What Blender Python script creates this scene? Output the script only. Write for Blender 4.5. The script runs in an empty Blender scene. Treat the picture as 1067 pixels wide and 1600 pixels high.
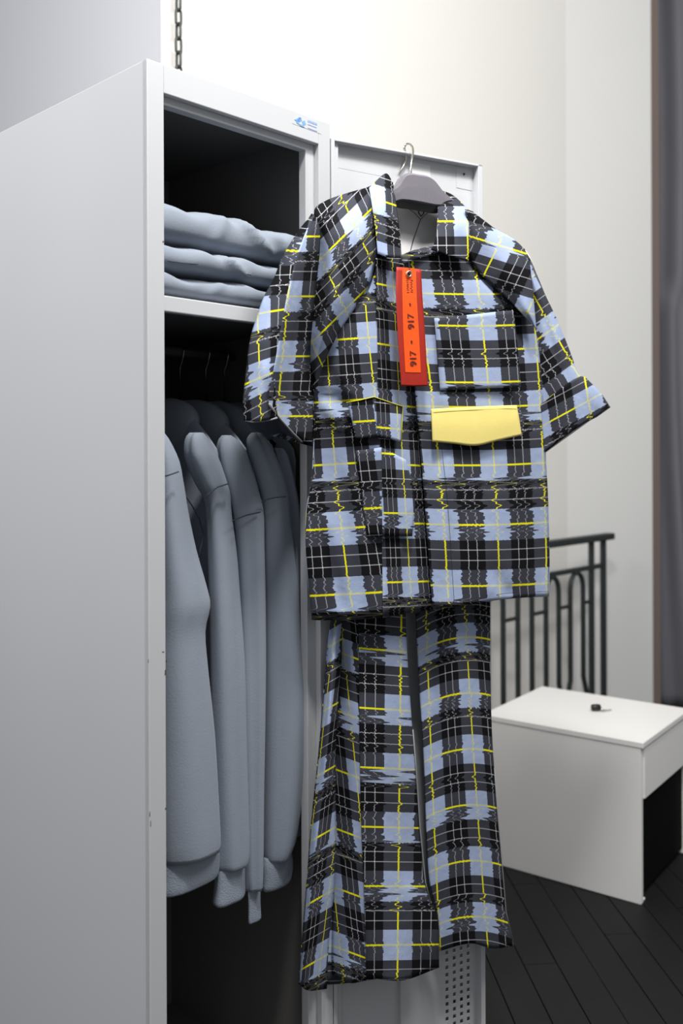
import bpy, math, random
import numpy as np
from mathutils import Vector, Matrix

random.seed(7)
C = bpy.context.scene.collection
R = math.radians
# ------------------------------------------------------------------ camera
F = 1479.0; CX = 533.5; YH = 710.0; EYE = 1.25; ROLL = R(-0.2)
cam = bpy.data.cameras.new('camera'); camo = bpy.data.objects.new('camera', cam); C.objects.link(camo)
cam.sensor_fit = 'VERTICAL'; cam.sensor_height = 36.0; cam.lens = 36.0 * F / 1600
cam.shift_y = -(800 - YH) / 1600
CM = Matrix.Rotation(R(90), 3, 'X') @ Matrix.Rotation(ROLL, 3, 'Z')
camo.matrix_world = Matrix.Translation((0, 0, EYE)) @ CM.to_4x4()
cam.clip_start = 0.05
cam.dof.use_dof = True; cam.dof.focus_distance = 1.68; cam.dof.aperture_fstop = 3.2
bpy.context.scene.camera = camo
# ------------------------------------------------------------------ world, lamps, exposure
sc = bpy.context.scene
sc.view_settings.view_transform = 'Standard'; sc.view_settings.look = 'None'
sc.view_settings.gamma = 1; sc.view_settings.use_curve_mapping = False
sc.view_settings.exposure = 0.0
w = bpy.data.worlds.new('world'); sc.world = w; w.use_nodes = True
w.node_tree.nodes['Background'].inputs[0].default_value = (0.93, 0.96, 1.0, 1)
w.node_tree.nodes['Background'].inputs[1].default_value = 0.36

def lamp(name, loc, target, size, power, color=(1, 1, 1), spot=None):
    l = bpy.data.lights.new(name, 'AREA'); l.shape = 'DISK'; l.size = size; l.energy = power; l.color = color
    if spot: l.spread = spot
    o = bpy.data.objects.new(name, l); C.objects.link(o); o.location = loc
    o.rotation_euler = (Vector(target) - Vector(loc)).to_track_quat('-Z', 'Y').to_euler()
    return o
lamp('ceiling_spot', (0.14, 0.84, 3.1), (0.02, 1.62, 1.2), 0.26, 40, (1, 0.99, 0.975))
lamp('fill_lamp', (1.6, 0.9, 3.9), (1.1, 3.7, 0.9), 1.2, 78, (1, 0.985, 0.96))  # unseen area light, added to wash the back wall and the cabinet side
lamp('fill_lamp', (-1.7, 0.3, 3.0), (-0.4, 1.6, 1.5), 0.9, 50, (0.98, 0.985, 1.0))  # unseen fill, added to brighten the locker's left side

# ------------------------------------------------------------------ frames of reference
WV = np.array([0.692, 0.722, 0.0]); WV /= np.linalg.norm(WV)      # along the locker front
DV = np.array([-WV[1], WV[0], 0.0])                               # into the locker
UV_ = np.array([0.876, 0.482, 0.0]); UV_ /= np.linalg.norm(UV_)   # along the open door
NV = np.array([UV_[1], -UV_[0], 0.0])                             # out of the door, to the viewer
EY = np.array([0, 0, EYE])
P0 = np.array([-0.2986, 1.465, 0.0])                              # front left foot of the locker
HG = P0 + WV * 0.404 + np.array([0, 0, 0])                        # hinge
CMn = np.array([[CM[i][j] for j in range(3)] for i in range(3)])

def rays(px, py):
    px = np.asarray(px, float); py = np.asarray(py, float)
    v = np.stack([(px - CX) / F, -(py - YH) / F, -np.ones_like(px)], -1)
    return v @ CMn.T
def onplane(px, py, P, n, off=0.0):
    r = rays(px, py); t = ((P - EY) @ n + off) / (r @ n)
    return EY + r * t[..., None]
def D(px, py, c): return onplane(px, py, HG, NV, c)               # a point c in front of the door
def L(px, py, d): return onplane(px, py, P0, DV, d)               # a point d behind the locker's front
def loc(a, d, z): return P0 + WV * a + DV * d + np.array([0, 0, z])
def dr(a, c, z): return HG + UV_ * a + NV * c + np.array([0, 0, z])

# ------------------------------------------------------------------ materials
def lin(r, g, b):
    f = lambda x: ((x / 255 + 0.055) / 1.055) ** 2.4 if x > 10 else x / 255 / 12.92
    return (f(r), f(g), f(b), 1)
def mat(name, rgb, rough=0.6, metal=0.0, bump=0.0, bscale=300, var=0.0, vscale=6, sheen=0.0, spec=0.5):
    m = bpy.data.materials.new(name); m.use_nodes = True; nt = m.node_tree; b = nt.nodes['Principled BSDF']
    b.inputs['Base Color'].default_value = lin(*rgb); b.inputs['Roughness'].default_value = rough
    b.inputs['Metallic'].default_value = metal; b.inputs['Specular IOR Level'].default_value = spec
    if sheen: b.inputs['Sheen Weight'].default_value = sheen
    tc = nt.nodes.new('ShaderNodeTexCoord')
    if bump:
        n = nt.nodes.new('ShaderNodeTexNoise'); n.inputs['Scale'].default_value = bscale; n.inputs['Detail'].default_value = 3
        nt.links.new(tc.outputs['Object'], n.inputs['Vector'])
        bp = nt.nodes.new('ShaderNodeBump'); bp.inputs['Strength'].default_value = bump; bp.inputs['Distance'].default_value = 0.002
        nt.links.new(n.outputs[0], bp.inputs['Height']); nt.links.new(bp.outputs[0], b.inputs['Normal'])
    if var:
        n = nt.nodes.new('ShaderNodeTexNoise'); n.inputs['Scale'].default_value = vscale; n.inputs['Detail'].default_value = 4
        nt.links.new(tc.outputs['Object'], n.inputs['Vector'])
        mx = nt.nodes.new('ShaderNodeMix'); mx.data_type = 'RGBA'
        c = lin(*rgb); mx.inputs[6].default_value = tuple(x * (1 - var) for x in c[:3]) + (1,)
        mx.inputs[7].default_value = tuple(min(1, x * (1 + var)) for x in c[:3]) + (1,)
        nt.links.new(n.outputs[0], mx.inputs[0]); nt.links.new(mx.outputs[2], b.inputs['Base Color'])
    return m

def plaid_material(name):
    m = bpy.data.materials.new(name); m.use_nodes = True; nt = m.node_tree; b = nt.nodes['Principled BSDF']
    def sock(x, inp):
        if isinstance(x, (int, float)): inp.default_value = x
        else: nt.links.new(x, inp)
    def mth(op, a, b_=None, c_=None, clamp=False):
        n = nt.nodes.new('ShaderNodeMath'); n.operation = op; n.use_clamp = clamp
        sock(a, n.inputs[0])
        if b_ is not None: sock(b_, n.inputs[1])
        if c_ is not None: sock(c_, n.inputs[2])
        return n.outputs[0]
    def noise1(wv, scale=1.0, detail=0):
        n = nt.nodes.new('ShaderNodeTexNoise'); n.noise_dimensions = '1D'
        n.inputs['Scale'].default_value = scale; n.inputs['Detail'].default_value = detail
        nt.links.new(wv, n.inputs['W']); return n.outputs[0]
    def ramp(x, lo, hi):
        n = nt.nodes.new('ShaderNodeMapRange'); n.interpolation_type = 'SMOOTHSTEP'
        sock(x, n.inputs[0]); n.inputs[1].default_value = lo; n.inputs[2].default_value = hi
        return n.outputs[0]
    def mixc(f, c1, c2):
        n = nt.nodes.new('ShaderNodeMix'); n.data_type = 'RGBA'
        sock(f, n.inputs[0])
        for c, i in ((c1, n.inputs[6]), (c2, n.inputs[7])):
            if isinstance(c, tuple): i.default_value = c
            else: nt.links.new(c, i)
        return n.outputs[2]
    uvn = nt.nodes.new('ShaderNodeUVMap'); sp = nt.nodes.new('ShaderNodeSeparateXYZ')
    nt.links.new(uvn.outputs[0], sp.inputs[0]); u, v = sp.outputs[0], sp.outputs[1]
    # the printed glitch: scan lines of the check pushed sideways in some bands
    band = ramp(noise1(mth('ADD', v, 11.3), 1.9), 0.40, 0.62)
    fv = mth('FRACT', v)
    below = mth('MULTIPLY', ramp(fv, 0.48, 0.62), mth('SUBTRACT', 1.0, ramp(fv, 0.93, 1.0)))
    band = mth('MULTIPLY', band, mth('ADD', 0.30, mth('MULTIPLY', below, 0.70)))
    n1 = mth('SUBTRACT', noise1(mth('ADD', v, 40.0), 15.0), 0.5)
    n2 = mth('SUBTRACT', noise1(mth('ADD', v, 90.0), 34.0), 0.5)
    n3 = mth('SUBTRACT', noise1(mth('ADD', v, 70.0), 11.0), 0.5)
    spike = mth('MULTIPLY', mth('MAXIMUM', mth('SUBTRACT', mth('ABSOLUTE', n3), 0.17), 0.0), mth('MULTIPLY', mth('SIGN', n3), 2.2))
    disp = mth('ADD', mth('ADD', mth('MULTIPLY', n1, 0.26), mth('MULTIPLY', n2, 0.10)), spike)
    disp = mth('MULTIPLY', disp, band)
    disp = mth('ADD', disp, mth('MULTIPLY', n2, 0.010))
    u1 = mth('ADD', u, disp)
    v1 = mth('ADD', v, mth('MULTIPLY', mth('MULTIPLY', mth('SUBTRACT', noise1(u1, 24.0), 0.5), band), 0.05))
    du = mth('ABSOLUTE', mth('SUBTRACT', mth('FRACT', u1), 0.5))
    dv = mth('ABSOLUTE', mth('SUBTRACT', mth('FRACT', v1), 0.5))
    A = mth('LESS_THAN', du, 0.24); B = mth('LESS_THAN', dv, 0.24)
    wl = lambda d: mth('LESS_THAN', mth('ABSOLUTE', mth('SUBTRACT', d, 0.085)), 0.0075)
    wc, wr = wl(du), wl(dv)
    yc, yr = mth('GREATER_THAN', du, 0.5 - 0.0145), mth('GREATER_THAN', dv, 0.5 - 0.0155)
    AB = mth('MULTIPLY', A, B); AorB = mth('MAXIMUM', A, B)
    # twill hatching inside the single dark bands
    tw = mth('GREATER_THAN', mth('FRACT', mth('MULTIPLY', mth('ADD', u, v), 34.0)), 0.5)
    tw2 = mth('GREATER_THAN', mth('FRACT', mth('MULTIPLY', u1, 30.0)), 0.55)
    BLUE, MID, HI, BLK = lin(166, 180, 210), lin(46, 47, 54), lin(100, 103, 114), lin(17, 17, 20)
    WHT, YEL = lin(214, 214, 220), lin(238, 230, 22)
    wv = noise1(mth('MULTIPLY', v, 1.0), 5.0)
    mid = mixc(mth('MULTIPLY', tw, 0.42), MID, HI)
    inner = mth('MULTIPLY', mth('LESS_THAN', dv, 0.085), mth('MULTIPLY', tw2, band))
    mid = mixc(mth('MULTIPLY', inner, 0.5), mid, HI)
    base = mixc(AorB, BLUE, mid); base = mixc(AB, base, BLK)
    base = mixc(mth('MULTIPLY', wr, 0.48), base, WHT)
    base = mixc(mth('MULTIPLY', mth('MULTIPLY', wc, mth('ADD', 0.36, mth('MULTIPLY', tw, 0.3))), A), base, WHT)
    base = mixc(mth('MULTIPLY', wr, wc), base, lin(235, 235, 240))
    base = mixc(mth('MULTIPLY', yr, mth('ADD', 0.42, mth('MULTIPLY', A, 0.58))), base, YEL)
    base = mixc(mth('MULTIPLY', yc, mth('ADD', 0.55, mth('MULTIPLY', B, 0.45))), base, YEL)
    nt.links.new(base, b.inputs['Base Color'])
    b.inputs['Roughness'].default_value = 0.9; b.inputs['Specular IOR Level'].default_value = 0.15
    # weave relief
    tc = nt.nodes.new('ShaderNodeTexCoord'); n = nt.nodes.new('ShaderNodeTexNoise')
    n.inputs['Scale'].default_value = 45; n.inputs['Detail'].default_value = 3
    nt.links.new(tc.outputs['Object'], n.inputs['Vector'])
    bp = nt.nodes.new('ShaderNodeBump'); bp.inputs['Strength'].default_value = 0.35; bp.inputs['Distance'].default_value = 0.004
    nt.links.new(n.outputs[0], bp.inputs['Height']); nt.links.new(bp.outputs[0], b.inputs['Normal'])
    return m

M = dict(
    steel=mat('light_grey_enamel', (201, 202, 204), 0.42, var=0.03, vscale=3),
    steel_in=mat('dark_grey_inside', (112, 110, 108), 0.8, spec=0.25),  # one even grey, darker than the outside of the locker
    plaid=plaid_material('plaid_cotton'),
    lining=mat('grey_lining', (218, 216, 216), 0.9, bump=0.2, bscale=80),
    selvedge=mat('grey_selvedge', (150, 150, 152), 0.9),
    thread=mat('dark_thread', (30, 30, 36), 0.9),
    yellow_cloth=mat('yellow_flap_cloth', (248, 228, 134), 0.9, bump=0.25, bscale=700, var=0.05, vscale=30),
    piping=mat('yellow_piping', (236, 226, 40), 0.8),
    flock=mat('grey_flock', (112, 108, 116), 1.0, bump=0.5, bscale=900, sheen=0.3),
    chrome=mat('polished_wire', (205, 200, 190), 0.25, metal=1.0),
    red=mat('red_tag_ripstop', (176, 34, 10), 0.55, bump=0.3, bscale=900, var=0.12, vscale=60),
    orange=mat('orange_tag_strip', (255, 92, 8), 0.5, bump=0.2, bscale=900),
    tagink=mat('brown_ink', (110, 22, 10), 0.7),
    fleece=mat('blue_grey_fleece', (146, 154, 166), 0.95, bump=0.16, bscale=320, var=0.04, vscale=40, sheen=0.1, spec=0.1),
    fleece_rib=mat('blue_grey_rib', (146, 154, 166), 0.95, bump=0.5, bscale=420, spec=0.1),
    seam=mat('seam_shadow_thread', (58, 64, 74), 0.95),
    wall=mat('cream_plaster', (238, 235, 229), 0.9, bump=0.05, bscale=60, var=0.015, vscale=2),
    wall2=mat('shaded_plaster_right', (228, 227, 224), 0.9, bump=0.05, bscale=60, var=0.015, vscale=2),  # the wall's plaster toned down, dimmer light past the bend put into the colour
    wall3=mat('shaded_plaster_left', (214, 215, 219), 0.9, bump=0.05, bscale=60, var=0.015, vscale=2),  # the wall's plaster greyed, shade on the turned face put into the colour
    floor=mat('black_stained_oak', (17, 17, 18), 0.62, bump=0.3, bscale=60, var=0.25, vscale=14, spec=0.3),
    gap=mat('black_joint', (8, 8, 8), 0.9),
    iron=mat('black_iron', (32, 38, 38), 0.5, bump=0.2, bscale=120),
    rust=mat('dark_chain_steel', (78, 80, 78), 0.5, metal=0.6),
    white=mat('white_laminate', (246, 244, 241), 0.35),
    black=mat('black_laminate', (5, 5, 5), 0.7, spec=0.1),
    curtain=mat('charcoal_drape', (112, 112, 118), 0.95, bump=0.2, bscale=200, var=0.08, vscale=3),
    trim=mat('brown_trim', (138, 122, 114), 0.7),
    blue=mat('blue_print', (120, 170, 226), 0.5),
    blue2=mat('pale_blue_print', (150, 178, 224), 0.5),
    sticker=mat('pale_sticker', (226, 226, 224), 0.6),
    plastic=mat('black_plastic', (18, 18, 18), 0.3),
    chip=mat('bare_metal_chip', (92, 66, 60), 0.7),
)

# ------------------------------------------------------------------ mesh helpers
def link(name, me, m, parent=None, smooth=True):
    o = bpy.data.objects.new(name, me); C.objects.link(o)
    if m: me.materials.append(M[m])
    if smooth:
        me.polygons.foreach_set('use_smooth', [True] * len(me.polygons))
    if parent:
        o.parent = parent
        o.matrix_parent_inverse = Matrix.Translation(-parent_world(parent))
    return o
def parent_world(p):
    return p.location.copy() if p.type == 'EMPTY' else Vector((0, 0, 0))   # meshes keep world coordinates, their own origin stays at zero
class MB:
    def __init__(s): s.v = []; s.f = []; s.uv = []
    def add(s, vs, fs, uvs=None):
        k = len(s.v); s.v += [tuple(map(float, x)) for x in vs]
        s.f += [tuple(i + k for i in f) for f in fs]
        s.uv += [tuple(map(float, x)) for x in uvs] if uvs is not None else [(0, 0)] * len(vs)
    def box8(s, p):   # 8 corners: bottom four (ccw), top four
        s.add(p, [(3, 2, 1, 0), (4, 5, 6, 7), (0, 1, 5, 4), (1, 2, 6, 5), (2, 3, 7, 6), (3, 0, 4, 7)])
    def box(s, fn, a0, a1, b0, b1, z0, z1):
        s.box8([fn(a0, b0, z0), fn(a1, b0, z0), fn(a1, b1, z0), fn(a0, b1, z0),
                fn(a0, b0, z1), fn(a1, b0, z1), fn(a1, b1, z1), fn(a0, b1, z1)])
    def tube(s, pts, rad, seg=8, cap=True, flat=None):
        pts = [np.asarray(p, float) for p in pts]; n = len(pts); vs = []; fs = []
        rad = [rad] * n if np.isscalar(rad) else rad
        up = None
        for i, p in enumerate(pts):
            t = pts[min(i + 1, n - 1)] - pts[max(i - 1, 0)]; t = t / (np.linalg.norm(t) + 1e-12)
            if up is None:
                up = np.array([0, 0, 1.0]) if abs(t[2]) < 0.9 else np.array([1.0, 0, 0])
            x = np.cross(up, t); x /= np.linalg.norm(x) + 1e-12; y = np.cross(t, x); up = y
            for k in range(seg):
                a = 2 * math.pi * (k + 0.5) / seg
                vs.append(p + (x * math.cos(a) + y * math.sin(a)) * rad[i])
        for i in range(n - 1):
            for k in range(seg):
                fs.append((i * seg + k, i * seg + (k + 1) % seg, (i + 1) * seg + (k + 1) % seg, (i + 1) * seg + k))
        if cap:
            fs.append(tuple(range(seg - 1, -1, -1))); fs.append(tuple((n - 1) * seg + k for k in range(seg)))
        s.add(vs, fs)
    def rings(s, rings, cap=True):
        n = len(rings); m = len(rings[0]); vs = [p for r in rings for p in r]; fs = []
        for i in range(n - 1):
            for k in range(m):
                fs.append((i * m + k, i * m + (k + 1) % m, (i + 1) * m + (k + 1) % m, (i + 1) * m + k))
        if cap:
            fs.append(tuple(range(m - 1, -1, -1))); fs.append(tuple((n - 1) * m + k for k in range(m)))
        s.add(vs, fs)
    def build(s, name, m, parent=None, smooth=False, fix=True, bevel=0):
        me = bpy.data.meshes.new(name); me.from_pydata(s.v, [], s.f)
        ul = me.uv_layers.new(name='UVMap')
        li = np.zeros(len(me.loops), dtype=np.int32); me.loops.foreach_get('vertex_index', li)
        ul.data.foreach_set('uv', np.array(s.uv, dtype=np.float32)[li].ravel())
        if fix:
            import bmesh
            bm = bmesh.new(); bm.from_mesh(me); bmesh.ops.recalc_face_normals(bm, faces=bm.faces); bm.to_mesh(me); bm.free()
        me.update()
        o = link(name, me, m, parent, smooth)
        if bevel:
            b = o.modifiers.new('bevel', 'BEVEL'); b.width = bevel; b.segments = 2; b.limit_method = 'ANGLE'
        return o

def cr(P, n):
    """Catmull-Rom through the rows of P (k, ...), n samples."""
    P = np.asarray(P, float); k = len(P)
    if k == 2:
        t = np.linspace(0, 1, n).reshape((-1,) + (1,) * (P.ndim - 1)); return P[0] * (1 - t) + P[1] * t
    Q = np.concatenate([(2 * P[0] - P[1])[None], P, (2 * P[-1] - P[-2])[None]])
    x = np.linspace(0, k - 1, n); i = np.minimum(x.astype(int), k - 2); t = (x - i).reshape((-1,) + (1,) * (P.ndim - 1))
    a, b, c, d = Q[i], Q[i + 1], Q[i + 2], Q[i + 3]
    return 0.5 * (2 * b + (c - a) * t + (2 * a - 5 * b + 4 * c - d) * t ** 2 + (3 * b - a - 3 * c + d) * t ** 3)

def uvfit(anch, terms='1xyq', off=(0, 0)):
    A = np.array(anch, float); x0, y0 = A[:, 0].mean(), A[:, 1].mean()
    def basis(x, y):
        x = (x - x0) / 100; y = (y - y0) / 100
        d = {'1': np.ones_like(x), 'x': x, 'y': y, 'q': x * y, 'Y': y * y, 'X': x * x, 'Z': y ** 3}
        return np.stack([d[t] for t in terms], -1)
    B = basis(A[:, 0], A[:, 1]); co = np.linalg.lstsq(B, A[:, 2:4], rcond=None)[0]
    return lambda x, y: basis(x, y) @ co + np.array(off)

def wob(x, y, s=1.0, amp=0.003, ph=0.0):
    return amp * (np.sin(x / 31 / s + 1.7 * np.sin(y / 83 / s + ph) + ph) * 0.6 + np.sin(y / 47 / s + x / 61 / s + 2 * ph) * 0.5)
def creases(x, y, lst):
    r = np.zeros_like(x)
    for x0, y0, x1, y1, wd, h in lst:
        dx, dy = x1 - x0, y1 - y0; ln = math.hypot(dx, dy)
        t = ((x - x0) * dx + (y - y0) * dy) / ln ** 2; dist = ((x - x0) * dy - (y - y0) * dx) / ln
        r += h * np.exp(-(dist / wd) ** 2) * np.exp(-np.clip(np.abs(t - 0.5) - 0.35, 0, 9) ** 2 * 40)
    return r

def net(mb, lines, uvf=None, nu=24, nv=30, amp=0.002, ph=0.0, folds=(), plane=D, seed=(0, 0)):
    """A cloth surface through rows of (px, py, c) control points; rows may hold (px, py) with c per row."""
    A = np.array(lines, float)
    G = cr(A, nu); G = cr(G.swapaxes(0, 1), nv).swapaxes(0, 1)
    X, Y, c = G[..., 0], G[..., 1], G[..., 2]
    c = c + wob(X, Y, 1, amp, ph) + creases(X, Y, folds)
    P = plane(X, Y, c)
    uv = (uvf(X, Y) + np.array(seed)).reshape(-1, 2) if uvf else np.stack([X, Y], -1).reshape(-1, 2) / 90
    fs = [(i * nv + j, i * nv + j + 1, (i + 1) * nv + j + 1, (i + 1) * nv + j) for i in range(nu - 1) for j in range(nv - 1)]
    vs = P.reshape(-1, 3)
    f0 = fs[len(fs) // 2 + nv // 2]
    nrm = np.cross(vs[f0[1]] - vs[f0[0]], vs[f0[2]] - vs[f0[0]])
    if nrm @ (EY - vs[f0[0]]) < 0: fs = [f[::-1] for f in fs]
    mb.add(vs, fs, uv)
    return P
def ln(pts, c):
    """attach depth: c number or list"""
    cs = [c] * len(pts) if np.isscalar(c) else c
    return [(p[0], p[1], k) for p, k in zip(pts, cs)]
def transpose(lines): return [list(r) for r in zip(*lines)]
def cloth(mb, name, m, parent, thick=0.0016):
    o = mb.build(name, m, parent, smooth=True, fix=False)
    if thick:
        s = o.modifiers.new('thickness', 'SOLIDIFY'); s.thickness = thick; s.offset = -1
    return o

def empty(name, p, label, cat, group=None):
    o = bpy.data.objects.new(name, None); C.objects.link(o); o.location = tuple(map(float, p)); o.empty_display_size = 0.05
    o['label'] = label; o['category'] = cat
    if group: o['group'] = group
    return o
def struct(o): o['kind'] = 'structure'; return o

# ================================================================== SETTING
# wall corner behind the locker; the wall runs along the locker's front direction
def wallp(px, off): return onplane(np.array(px), np.array(710.0), np.array([1.107, 3.98, EYE]), DV, off)
def atz(p, z): return np.array([p[0], p[1], z])
c0 = wallp(256, 0.17); c1 = wallp(886, 0.17)
TOP = 4.4
def wallslab(name, a, b, back, m):
    mb = MB(); mb.box8([atz(a, -0.02), atz(b, -0.02), atz(b + back, -0.02), atz(a + back, -0.02),
                        atz(a, TOP), atz(b, TOP), atz(b + back, TOP), atz(a + back, TOP)])
    return struct(mb.build(name, m))
wallslab('wall_back', c0, c1, DV * 0.15, 'wall')
e1 = EY + rays(1019.0, 710.0) * 4.35
wallslab('wall_right', c1, e1, np.array([0.05, 0.2, 0]), 'wall2')
lfar = c0 + DV * 6.0
wallslab('wall_left', lfar - WV * 0.003, c0 - WV * 0.003 + DV * 0.002, WV * 0.12, 'wall3')
# floor with separate dark planks
fb = MB(); fb.box(lambda a, b, z: np.array([a, b, z]), -7.0, 5.0, -2.5, 9.5, -0.06, -0.012)
floor = struct(fb.build('floor', 'gap'))
fdir = np.array([-0.073, 1, 0]); fdir /= np.linalg.norm(fdir); fx = np.array([fdir[1], -fdir[0], 0])
pl = {}
pw, plen = 0.0825, 1.15
for k in range(26):
    for j in range(4):
        a0 = -0.35 + 0.052 + k * pw; y0 = 1.35 + j * plen + (k * 0.37 % 1.0) * plen - 0.3
        key = (k * 7 + j) % 4
        if key not in pl:
            g = 0.0022; mb = MB(); h = -0.0005 * key
            mb.box(lambda a, b, z: fx * a + fdir * b + np.array([0, 0, z]), g / 2, pw - g / 2, 0.0015, plen - 0.0015, -0.014, h)
            o = mb.build('plank', 'floor', floor, bevel=0.0012); pl[key] = o
        else:
            o = pl[key].copy(); C.objects.link(o); o.parent = floor
        o.location = tuple(fx * a0 + fdir * y0)
# far floor beyond the planks
fb = MB(); fb.box(lambda a, b, z: fx * a + fdir * b + np.array([0, 0, z]), -6.6, -0.34, -1.9, 8.6, -0.0125, -0.001)
fb.box(lambda a, b, z: fx * a + fdir * b + np.array([0, 0, z]), -0.3 + 26 * pw, 4.3, -1.9, 8.6, -0.0125, -0.001)
fb.box(lambda a, b, z: fx * a + fdir * b + np.array([0, 0, z]), -0.34, -0.3 + 26 * pw, 5.2, 8.6, -0.0125, -0.001)
fb.box(lambda a, b, z: fx * a + fdir * b + np.array([0, 0, z]), -0.34, -0.3 + 26 * pw, -1.9, 1.0, -0.0125, -0.001)
fb.build('floor_field', 'floor', floor)
# brown reveal at the end of the wall and the dark drape in the opening
e2 = EY + rays(1031.0, 710.0) * 4.44
mb = MB(); mb.box8([atz(e1 + [0.003, 0.02, 0], 0), atz(e2, 0), atz(e2 + [0, .12, 0], 0), atz(e1 + [0.003, .14, 0], 0),
                    atz(e1 + [0.003, 0.02, 0], TOP), atz(e2, TOP), atz(e2 + [0, .12, 0], TOP), atz(e1 + [0.003, .14, 0], TOP)])
struct(mb.build('trim_1', 'trim'))
mb = MB(); nx, nz = 140, 60; vs = []; fs = []
cs = EY + rays(1016.0, 710.0) * 4.62
for i in range(nx):
    for j in range(nz):
        t = i / (nx - 1) * 1.3; z = j / (nz - 1) * 3.9
        sway = 0.10 * math.exp(-((z - 1.9) / 0.8) ** 2) * t
        ph = t * 26 + 1.6 * z * (0.4 if z < 2 else 0.1) + 0.6 * math.sin(z * 1.3)
        y = 0.035 * math.sin(ph) + 0.015 * math.sin(2.3 * ph + z)
        vs.append((cs[0] + t * 0.98 + 0.006 * math.sin(z * 3), cs[1] + t * 0.05 + y - sway, 0.01 + z))
for i in range(nx - 1):
    for j in range(nz - 1):
        fs.append((i * nz + j, (i + 1) * nz + j, (i + 1) * nz + j + 1, i * nz + j + 1))
mb.add(vs, fs); cu = cloth(mb, 'curtain', 'curtain', None, 0.004)
cu['label'] = 'charcoal drape hanging in the opening at the right end of the pale wall'; cu['category'] = 'curtain'

# ================================================================== LOCKER
ZT, ZB = EYE + 0.614, 0.03
LW, LD = 0.404, 0.50
lk = empty('locker', loc(LW / 2, LD / 2, 0), 'tall light grey metal locker standing open with its door swung back', 'locker')
def lbox(name, a0, a1, d0, d1, z0, z1, m='steel', parent=lk, bevel=0.0012):
    mb = MB(); mb.box(loc, a0, a1, d0, d1, z0, z1); return mb.build(name, m, parent, bevel=bevel)
ST = 0.031                                   # width of the left stile
lbox('side_panel', 0, 0.006, 0.0015, LD, ZB, ZT)                          # left side seen from outside
lbox('side_panel', LW - 0.006, LW, 0.0015, LD, ZB, ZT)
lbox('top_panel', 0.006, LW - 0.006, 0.002, LD, ZT - 0.006, ZT)
lbox('back_panel', 0.006, LW - 0.006, LD - 0.006, LD, ZB, ZT - 0.006)
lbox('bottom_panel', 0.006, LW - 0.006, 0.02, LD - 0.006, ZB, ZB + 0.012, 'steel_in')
lbox('stile', 0.0, ST, 0.0, 0.0015 + 0.012, ZB, ZT)
lbox('stile', LW - 0.052, LW - 0.030, 0.012, 0.030, ZB, ZT - 0.055)
lbox('stile', LW - 0.030, LW, 0.0, 0.014, ZB, ZT)
lbox('top_rail', ST, LW - 0.030, 0.0, 0.012, ZT - 0.045, ZT)
lbox('bottom_rail', ST, LW - 0.030, 0.0, 0.012, ZB, ZB + 0.05)
lbox('rail_return', ST, LW - 0.030, 0.012, 0.030, ZT - 0.058, ZT - 0.040)
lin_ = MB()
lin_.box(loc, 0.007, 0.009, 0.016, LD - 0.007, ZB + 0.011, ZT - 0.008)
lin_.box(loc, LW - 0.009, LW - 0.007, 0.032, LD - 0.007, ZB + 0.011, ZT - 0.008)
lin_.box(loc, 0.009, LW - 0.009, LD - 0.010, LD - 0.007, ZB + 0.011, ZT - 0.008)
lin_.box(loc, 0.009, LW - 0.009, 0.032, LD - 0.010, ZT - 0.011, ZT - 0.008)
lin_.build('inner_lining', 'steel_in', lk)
ZS = EYE + 0.2515                            # top of the shelf
sh = MB(); sh.box(loc, ST - 0.02, LW - 0.036, 0.002, 0.016, ZS - 0.0255, ZS); shf = sh.build('shelf', 'steel', lk, bevel=0.002)
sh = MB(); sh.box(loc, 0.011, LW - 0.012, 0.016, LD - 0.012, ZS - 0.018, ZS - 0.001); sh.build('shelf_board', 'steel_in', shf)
for a, d in ((0.03, 0.05), (0.37, 0.05), (0.03, 0.45), (0.37, 0.45)):
    mb = MB(); mb.tube([loc(a, d, 0), loc(a, d, 0.02), loc(a, d, ZB)], [0.02, 0.017, 0.017], 12); mb.build('leg', 'plastic', lk)
ZR = EYE + 0.200
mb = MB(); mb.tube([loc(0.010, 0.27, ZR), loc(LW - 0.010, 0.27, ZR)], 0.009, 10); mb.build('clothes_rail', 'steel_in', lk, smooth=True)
# maker's sticker: blue swirl and three lines of small print
st = MB()
def Lq(mb, quad, off=-0.0006):
    q = [L(x, y, off) for x, y in quad]; b = [p + DV * 0.0005 for p in q]; mb.box8(b + q)
mb = MB(); Lq(mb, [(457, 193), (502, 209.5), (502, 191), (457, 174)], -0.0004); stk = mb.build('sticker', 'steel', lk)
mb = MB()
for q in ([(460, 187), (469, 183), (472, 188), (466, 191)], [(467, 183), (471, 184), (466, 194), (463, 191)],
          [(472, 190), (476, 188), (478, 194), (474, 196)], [(466, 193), (473, 195), (476, 199), (470, 197)]): Lq(mb, q, -0.001)
mb.build('swirl_emblem', 'blue', stk)
mb = MB()
for (x0, y0, x1, h) in ((481, 187, 496, 3.2), (481, 193.5, 495, 1.2), (481, 199, 496, 1.3)):
    n = 7 if h > 2 else 9
    for k in range(n):
        xa = x0 + (x1 - x0) * k / n; xb = xa + (x1 - x0) / n * 0.72; s = 0.37
        Lq(mb, [(xa, y0 + h + (xa - x0) * s), (xb, y0 + h + (xb - x0) * s), (xb, y0 + (xb - x0) * s), (xa, y0 + (xa - x0) * s)], -0.001)
mb.build('small_print', 'blue2', stk)
mb = MB()
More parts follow.
